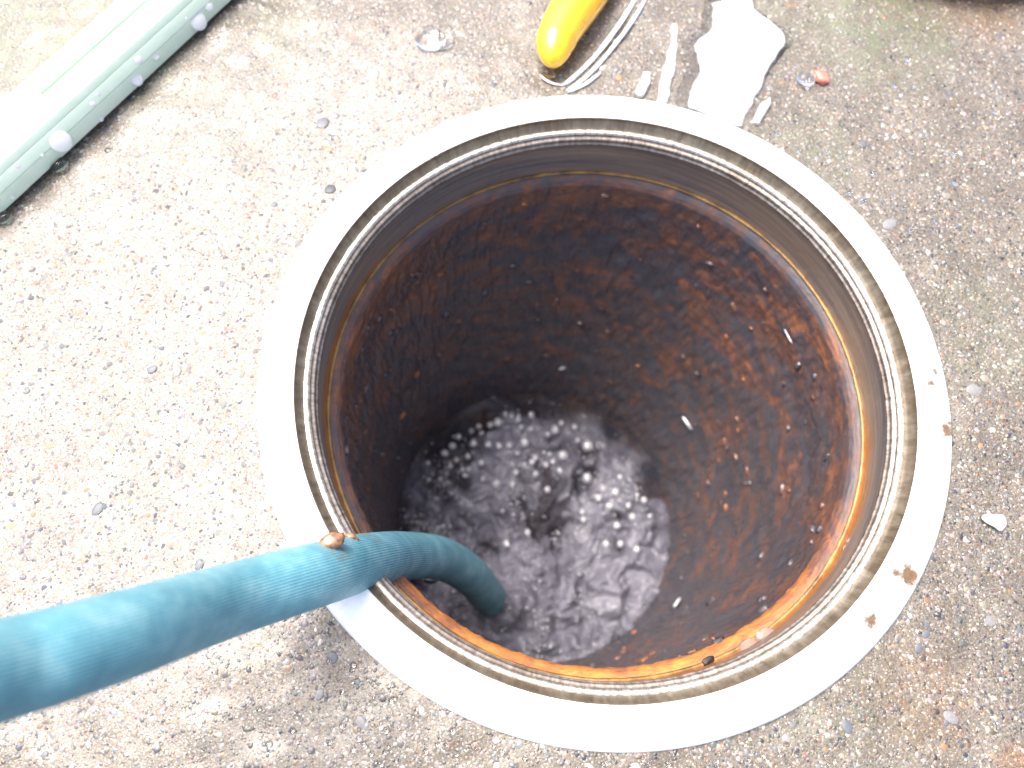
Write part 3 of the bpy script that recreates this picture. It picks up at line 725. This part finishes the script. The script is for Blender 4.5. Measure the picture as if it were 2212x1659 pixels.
# pale slivers added in place of highlights on the wall inside
M_GLINT = simple('pale_glint', (0.42, 0.42, 0.45), 0.15, 0.3, 900, 0.6, 0.0005, Coat_Weight=1.0)
def on_wall(px, py):
    d = ray(px, py)
    best = None
    for t in np.linspace(0.2, 0.6, 3000):
        q = CAMPOS + d * t
        if q[2] > -0.032: continue
        sh = float(axis_shift(np.array([q[2]]))[0])
        if math.hypot(q[0] - sh, q[1] - LY * sh) >= float(wall_r(q[2])) - 0.0018: return q
        if q[2] < ZW: return q
    return q
for i, (px, py, l, w, lab) in enumerate(((1485, 915, 0.0085, 0.0014, 'long grey sliver in place of a highlight on the rusty wall right of the churning water'), (1702, 725, 0.0065, 0.0007, 'thin bright sliver in place of a falling water streak, high on the right wall of the can'), (1463, 1300, 0.0055, 0.0016, 'bright sliver in place of a highlight low on the wall at the lower right'), (1215, 795, 0.0042, 0.0016, 'small pale sliver in place of a reflection at the far edge of the water'))):
    q = on_wall(px, py)
    o = lump('wall_glint', M_GLINT, q, (l * 0.5, w * 0.5, w * 0.4), 20 + i, amp=0.7)
    ang = [-58, -68, 55, 20][i]
    o.rotation_euler = (0, 0, math.radians(ang)); tag(o, lab, 'added glint', 'added glints inside the can')

# ------------------------------------------------------------------ mint green plastic bar on the ground
BH = 0.0125
zb = 0.0
A0 = W(0, 466, zb); A1 = W(502, 0, zb)
ubar = (A1 - A0); ubar[2] = 0; ubar /= np.linalg.norm(ubar)
nbar = np.array([-ubar[1], ubar[0], 0])          # away from the can
if nbar @ (W(0, 0, 0) - A0) < 0: nbar = -nbar
def bar_pt(s, w, h): return A0 + ubar * s + nbar * w + np.array([0, 0, h])
TE = W(393, 0, BH); EL = W(0, 215, BH)
BW = float((EL - A0) @ nbar); TOPW = float((TE - A0) @ nbar)
SL0, SL1 = -0.10, float((A1 - A0) @ ubar) + 0.10
def bar_box(name, s0, s1, prof, mat, parent, bev=0.0008):
    bm = bmesh.new(); n = len(prof)
    a = [bm.verts.new(bar_pt(s0, w, h)) for w, h in prof]; b = [bm.verts.new(bar_pt(s1, w, h)) for w, h in prof]
    for i in range(n): bm.faces.new((a[i], a[(i + 1) % n], b[(i + 1) % n], b[i]))
    bm.faces.new(a[::-1]); bm.faces.new(b)
    bmesh.ops.recalc_face_normals(bm, faces=bm.faces)
    bmesh.ops.bevel(bm, geom=bm.edges[:], offset=bev, segments=3, affect='EDGES', profile=0.5)
    me = bpy.data.meshes.new(name); bm.to_mesh(me); bm.free()
    for p in me.polygons: p.use_smooth = True
    me.materials.append(mat)
    o = link(name, me); return par(o, parent)
bar = tag(empty('plastic_bar', tuple(A0)), 'pale mint green plastic bar lying across the upper left corner, beaded with water', 'plastic bar')
hm = BH * 0.52
q_rail = W(78, 197, BH); w_rail = float((q_rail - A0) @ nbar); s_end = float((q_rail - A0) @ ubar)
q2 = W(108, 217, BH * 0.8); w_slot = float((q2 - A0) @ nbar)
bar_box('lower_shell', SL0, SL1, [(0.0, zb), (0.0004, hm - 0.0003), (BW - 0.0006, hm - 0.0003), (BW, zb)], M_MINT, bar, 0.0006)
HT = BH + 0.0004
def wside(h): return 0.0002 + (TOPW - 0.0002) * (h - hm) / (HT - hm)
hf = HT - 0.0027
bar_box('upper_shell', SL0, SL1, [(0.0002, hm), (wside(hf), hf), (BW - 0.0008, hf), (BW - 0.0002, hm)], M_MINT, bar, 0.0002)
bar_box('side_rail', SL0, SL1, [(wside(hf), hf + 0.00002), (TOPW, HT), (w_slot, HT), (w_slot, hf + 0.00002)], M_MINT, bar, 0.0003)
bar_box('rail', s_end, SL1 - 0.002, [(w_rail, hf + 0.00002), (w_rail, HT), (BW - 0.0012, HT), (BW - 0.0008, hf + 0.00002)], M_MINT, bar, 0.0003)
bar_box('end_block', SL0 + 0.001, s_end, [(w_slot + 0.0001, hf + 0.00002), (w_slot + 0.0001, HT + 0.0001), (BW - 0.0012, HT + 0.0001), (BW - 0.0008, hf + 0.00002)], M_MINT, bar, 0.0002)
# drops on its side face and top
def bar_hit(px, py):
    d = ray(px, py); best = None
    for t in np.linspace(0.1, 0.6, 6000):
        q = CAMPOS + d * t
        w = float((q - A0) @ nbar); h = q[2]
        if w < -0.0001: continue
        side = TOPW * max(0, (h - hm)) / (BH - 0.0022 - hm) if h > hm else 0.0003
        if h <= BH - 0.0015 and w >= side - 0.0002 and h > -0.001: return q, w > TOPW
        if h <= BH and w > TOPW + 0.001: return q, True
    return q, False
M_PALE = milky('sky_lit_water', col=(1.0, 1.0, 1.0), tr=0.3, rough=0.05)  # white colour imitates skylight gathered in the drops on the bar
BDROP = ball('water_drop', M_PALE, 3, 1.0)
sd = (Vector(-nbar) * 0.85 + Vector((0, 0, 0.5))).normalized()
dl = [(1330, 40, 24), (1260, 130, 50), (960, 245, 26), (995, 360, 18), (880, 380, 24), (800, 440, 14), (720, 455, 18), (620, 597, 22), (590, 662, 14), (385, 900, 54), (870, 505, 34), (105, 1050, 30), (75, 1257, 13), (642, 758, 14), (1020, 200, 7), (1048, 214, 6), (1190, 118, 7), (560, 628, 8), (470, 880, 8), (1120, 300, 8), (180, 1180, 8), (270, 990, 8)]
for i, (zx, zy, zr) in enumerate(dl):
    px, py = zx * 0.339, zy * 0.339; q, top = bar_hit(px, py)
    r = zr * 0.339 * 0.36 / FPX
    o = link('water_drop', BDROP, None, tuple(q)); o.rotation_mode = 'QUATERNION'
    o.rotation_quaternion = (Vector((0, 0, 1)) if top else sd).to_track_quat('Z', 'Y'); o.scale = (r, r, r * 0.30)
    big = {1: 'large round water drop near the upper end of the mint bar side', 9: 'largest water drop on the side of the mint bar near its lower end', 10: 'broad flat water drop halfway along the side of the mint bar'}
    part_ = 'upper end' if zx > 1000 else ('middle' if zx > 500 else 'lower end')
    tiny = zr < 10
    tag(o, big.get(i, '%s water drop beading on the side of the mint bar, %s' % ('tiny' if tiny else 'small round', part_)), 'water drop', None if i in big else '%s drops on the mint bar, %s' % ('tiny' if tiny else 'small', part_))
drop(127, 356, ZG + 0.001, 0.0036, 'large clear drop on the concrete at the foot of the mint bar', sy=.8, rz=0.7)
drop(8, 470, ZG + 0.001, 0.003, 'clear drop at the lowest end of the mint bar at the left edge', sy=.8, rz=0.7)

# ------------------------------------------------------------------ yellow handle
yh = tag(empty('yellow_handle', tuple(W(1200, 110, 0.006))), 'glossy yellow rounded handle end lying on the wet concrete above the can', 'handle')
axis_px = [(1193, 143, 0), (1193, 139, .25), (1194, 130, .45), (1196, 114, .64), (1200, 92, .78), (1210, 66, .84), (1227, 37, .90), (1248, 6, .95), (1272, -32, .98), (1318, -110, .98), (1380, -215, .92), (1425, -290, .8), (1448, -330, .5), (1455, -342, 0)]
yr = 0.0098
pts = [Vector(W(a, b_, 0.0062)) for a, b_, _ in axis_px]; rs = [c for _, _, c in axis_px]
cp = catmull(pts, 8)
rcat = np.interp(np.linspace(0, len(rs) - 1, len(cp)), np.arange(len(rs)), rs)
me = tube_mesh('grip', cp, yr, M_YELLOW, 40, None, lambda t: max(0.001, float(np.interp(t * (len(rcat) - 1), np.arange(len(rcat)), rcat))))
co = np.empty(len(me.vertices) * 3); me.vertices.foreach_get('co', co); co = co.reshape(-1, 3)
co[:, 2] = 0.0062 + (co[:, 2] - 0.0062) * 0.88
nd = W(1153, 58, 0.006); dd = np.linalg.norm(co[:, :2] - nd[:2], axis=1)
co[:, 0] += 0.0006 * np.exp(-(dd / 0.0022) ** 2)
me.vertices.foreach_set('co', co.astype(np.float32).ravel()); me.update()
par(link('grip', me), yh)

# ------------------------------------------------------------------ spilled water on the concrete
def blob_sheet(name, poly, z0, th, mat, seed=0, res=0.0012, wav=0.0006):
    P = np.array([W(a, b_, z0)[:2] for a, b_ in poly]); x0, y0 = P.min(0) - 0.002; x1, y1 = P.max(0) + 0.002
    gx = np.arange(x0, x1, res); gy = np.arange(y0, y1, res); X, Y = np.meshgrid(gx, gy, indexing='ij')
    # signed distance to polygon
    dmin = np.full(X.shape, 1e9); ins = np.zeros(X.shape, bool)
    for i in range(len(P)):
        a = P[i]; b_ = P[(i + 1) % len(P)]; ab = b_ - a; L2 = ab @ ab + 1e-12
        t = np.clip(((X - a[0]) * ab[0] + (Y - a[1]) * ab[1]) / L2, 0, 1)
        dmin = np.minimum(dmin, np.hypot(X - a[0] - t * ab[0], Y - a[1] - t * ab[1]))
        c = ((a[1] > Y) != (b_[1] > Y)) & (X < (b_[0] - a[0]) * (Y - a[1]) / (b_[1] - a[1] + 1e-12) + a[0]); ins ^= c
    sd_ = np.where(ins, dmin, -dmin) + (fbm(X * 150, Y * 150, seed=seed, octv=3) - 0.5) * 0.0026
    prof = sstep(0, 1, sd_ / 0.004) ** 0.6
    H = z0 + th * prof + wav * (fbm(X * 160, Y * 160, seed=seed + 3, octv=4) - 0.5) * prof
    base = np.full(X.shape, z0 - 0.0025)
    nx, ny = X.shape
    Vt = np.stack([X, Y, np.where(sd_ > -res, H, z0 - 0.002)], -1).reshape(-1, 3); Vb = np.stack([X, Y, base], -1).reshape(-1, 3)
    F = grid_faces(nx, ny); m = (sd_.reshape(-1)[F] > -0.0).any(1); F = F[m]
    # side walls from boundary edges
    E = np.concatenate([F[:, [0, 1]], F[:, [1, 2]], F[:, [2, 3]], F[:, [3, 0]]]); key = {}
    for a, b_ in E.tolist(): key[(a, b_)] = 1
    nV = len(Vt); S = [(b_, a, a + nV, b_ + nV) for (a, b_) in key if (b_, a) not in key]
    FF = np.concatenate([F, F[:, ::-1] + nV, np.array(S)])
    core = np.tile(np.clip(sd_ / 0.0022, 0, 1).reshape(-1), 2)
    V = np.concatenate([Vt, Vb]); used = np.unique(FF); remap = -np.ones(len(V), int); remap[used] = np.arange(len(used))
    return link(name, mesh_np(name, V[used], remap[FF], mat, attrs={'core': core[used]}))
def cz(x, y): return ((1600 + x / 2.458) * 0.6817, (y / 2.458) * 0.6817)
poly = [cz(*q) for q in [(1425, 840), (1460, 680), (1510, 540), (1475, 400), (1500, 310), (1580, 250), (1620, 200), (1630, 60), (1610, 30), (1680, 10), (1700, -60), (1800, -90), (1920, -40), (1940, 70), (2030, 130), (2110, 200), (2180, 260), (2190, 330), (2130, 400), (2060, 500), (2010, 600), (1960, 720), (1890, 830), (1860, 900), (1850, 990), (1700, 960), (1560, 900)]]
tag(blob_sheet('water_splash', poly, -0.0004, 0.0011, M_SHEET, 5, 0.0006, 0.0003), 'broad splash of water, painted white as glare, spreading from the rim up to the top edge', 'water splash')
tag(blob_sheet('water_streak', [cz(*q) for q in [(1005, 715), (1050, 640), (1085, 560), (1135, 560), (1125, 640), (1085, 730), (1050, 745)]], -0.0004, 0.0013, M_SHEET, 6, 0.0004, 0.0003), 'short streak of water painted white as glare, left one of three beside the splash', 'water streak', 'streaks of water by the splash')
tag(blob_sheet('water_streak', [cz(*q) for q in [(1180, 800), (1215, 640), (1255, 470), (1285, 330), (1300, 200), (1330, 190), (1350, 320), (1320, 480), (1285, 650), (1265, 800)]], -0.0004, 0.0014, M_SHEET, 7, 0.0004, 0.0003), 'long thin streak of water, painted white as glare, reaching the rim left of the splash', 'water streak', 'streaks of water by the splash')
tag(blob_sheet('water_streak', [cz(*q) for q in [(1930, 950), (1950, 870), (2010, 790), (2070, 750), (2085, 800), (2030, 880), (1980, 960)]], -0.0004, 0.0013, M_SHEET, 8, 0.0004, 0.0003), 'short streak of water painted pale as glare on the right side of the splash', 'water streak', 'streaks of water by the splash')
# arc of raised water round the handle
arcs = [([(1420, -60), (1400, -15), (1380, 24), (1352, 66), (1324, 102), (1298, 134), (1270, 163), (1242, 185), (1222, 196)], 0.00075, 'outermost curved ridge of water with painted white glint bending round the yellow handle'),
        ([(1396, -60), (1378, -15), (1358, 22), (1333, 60), (1307, 95), (1282, 126), (1254, 154), (1228, 176), (1210, 186)], 0.0009, 'inner curved ridge of water with painted white glint nearest to the yellow handle'),
        ([(1298, 156), (1284, 168), (1266, 181), (1246, 191), (1226, 199)], 0.0006, 'shortest curved ridge of water just above the rim'),
        ([(1166, 162), (1178, 172), (1194, 180), (1214, 184)], 0.0004, 'faint curved ridge of water under the tip of the yellow handle')]
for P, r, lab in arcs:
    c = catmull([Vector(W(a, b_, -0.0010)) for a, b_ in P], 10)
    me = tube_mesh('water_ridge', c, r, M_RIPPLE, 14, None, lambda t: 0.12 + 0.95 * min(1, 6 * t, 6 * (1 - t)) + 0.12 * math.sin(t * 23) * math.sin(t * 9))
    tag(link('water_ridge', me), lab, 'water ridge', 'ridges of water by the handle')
cen = (1655, 130)
tag(blob_sheet('water_film', [(cen[0] + (a - cen[0]) * 1.16, cen[1] + (b_ - cen[1]) * 1.04) for a, b_ in poly] , -0.0009, 0.0007, M_DROP, 15, 0.0008, 0.0003), 'thin clear film of water wetting the concrete round the white splash', 'water film')
drop(930, 84, ZG + 0.0012, 0.0062, 'large flat water drop between the mint bar and the yellow handle', sy=0.8, zs=0.9)
drop(962, 84, ZG + 0.0012, 0.0032, 'narrow water drop touching the right side of the large flat drop', sy=1.5, zs=0.6)
drop(1742, 168, ZG + 0.0012, 0.0036, 'clear round water drop touching the red pebble', zs=1.0)
drop(1186, 160, ZG + 0.0012, 0.0026, 'small water drop at the tip of the yellow handle', sy=.6, rz=-.2)
rp = W(1772, 170, ZG); o = lump('red_pebble', simple('red_stone', (0.66, 0.20, 0.15), 0.3, 0, 900), (rp[0], rp[1], ZG + 0.0008), (0.0036, 0.0024, 0.0014), 12, rotz=-0.8)
tag(o, 'small wet red pebble beside a water drop right of the splash', 'pebble')
wp = W(2140, 1128, ZG)
def shell_mesh():
    pr = [(-1.0, 0.45), (-0.55, 0.72), (0.1, 0.62), (0.8, 0.66), (1.0, 0.2), (0.95, -0.35), (0.6, -0.75), (0.35, -0.95), (0.05, -0.55), (-0.45, -0.28), (-0.85, 0.05)]
    bm = bmesh.new(); t = [bm.verts.new((x, y, 0.25)) for x, y in pr]; b_ = [bm.verts.new((x, y, -0.2)) for x, y in pr]
    n = len(pr); bm.faces.new(t); bm.faces.new(b_[::-1])
    for i in range(n): bm.faces.new((b_[i], b_[(i + 1) % n], t[(i + 1) % n], t[i]))
    bmesh.ops.recalc_face_normals(bm, faces=bm.faces); bmesh.ops.bevel(bm, geom=bm.edges[:], offset=0.1, segments=2, affect='EDGES')
    me = bpy.data.meshes.new('stone_chip'); bm.to_mesh(me); bm.free()
    for p in me.polygons: p.use_smooth = True
    me.materials.append(simple('white_stone', (0.86, 0.88, 0.82), 0.4, 0, 500)); return me
o = link('stone_chip', shell_mesh(), None, (wp[0], wp[1], ZG + 0.0016)); o.scale = (0.0038, 0.0034, 0.003)
tag(o, 'white pointed stone chip on the concrete right of the can', 'stone chip')
# spray of tiny drops on the concrete
k = 0
def spray(n, cx, cy, sx_, sy_, rmin, rmax, label, group):
    c = 0
    while c < n:
        px, py = random.gauss(cx, sx_), random.gauss(cy, sy_); p = W(px, py, ZG)
        if math.hypot(p[0], p[1]) < R0 + 0.002 or not (0 < px < 2212 and 0 < py < 1659): continue
        r = random.uniform(rmin, rmax)
        o = link('water_drop', DROP, None, (p[0], p[1], float(gz(p[0], p[1])) + 0.0006)); o.scale = (r, r, r * 1.3); tag(o, label, 'water drop', group); c += 1
spray(55, 820, 1560, 130, 90, 0.0004, 0.001, 'tiny glinting splash drop on the concrete at the lower left of the can', 'splash drops below the can')
spray(26, 1500, 1650, 160, 30, 0.0004, 0.0009, 'tiny glinting splash drop on the concrete below the bottom of the can rim', 'splash drops under the rim')
spray(30, 1860, 330, 110, 130, 0.0005, 0.0013, 'tiny splash drop on the concrete to the upper right of the can', 'splash drops right of the splash')
spray(22, 830, 330, 130, 80, 0.0004, 0.0009, 'tiny splash drop on the concrete to the upper left of the can', 'splash drops by the mint bar')

# ------------------------------------------------------------------ a second vessel, only its edge in the top right corner
pe = W(2150, -58, 0.012)
pot = tag(empty('brown_pot', (pe[0] + 0.005, pe[1] + 0.075, 0)), 'brown metal pot with a golden rolled rim, just entering the top right corner', 'pot')
def rev_simple(name, prof, mat, parent, n=160):
    T = np.linspace(0, 2 * math.pi, n, endpoint=False); P = np.array(prof)
    V = np.stack([np.cos(T)[:, None] * P[None, :, 0], np.sin(T)[:, None] * P[None, :, 0], np.repeat(P[None, :, 1], n, 0)], -1).reshape(-1, 3)
    return link(name, mesh_np(name, V, grid_faces(n, len(P), True)[:, ::-1], mat), parent)
M_BROWN = simple('brown_enamel', (0.42, 0.25, 0.12), 0.3, 0.5, 200)
M_GOLD = simple('golden_rim', (0.62, 0.38, 0.14), 0.3, 0.8, 300)
rev_simple('body', [(0.001, ZG), (0.066, ZG), (0.070, 0.002), (0.0735, 0.0105), (0.072, 0.0105), (0.068, 0.003), (0.001, 0.0015)], M_BROWN, pot)
ra = np.linspace(0, 2 * math.pi, 13)
rev_simple('rim', [(0.0735 + 0.0016 * math.cos(q), 0.012 + 0.0016 * math.sin(q)) for q in ra], M_GOLD, pot)
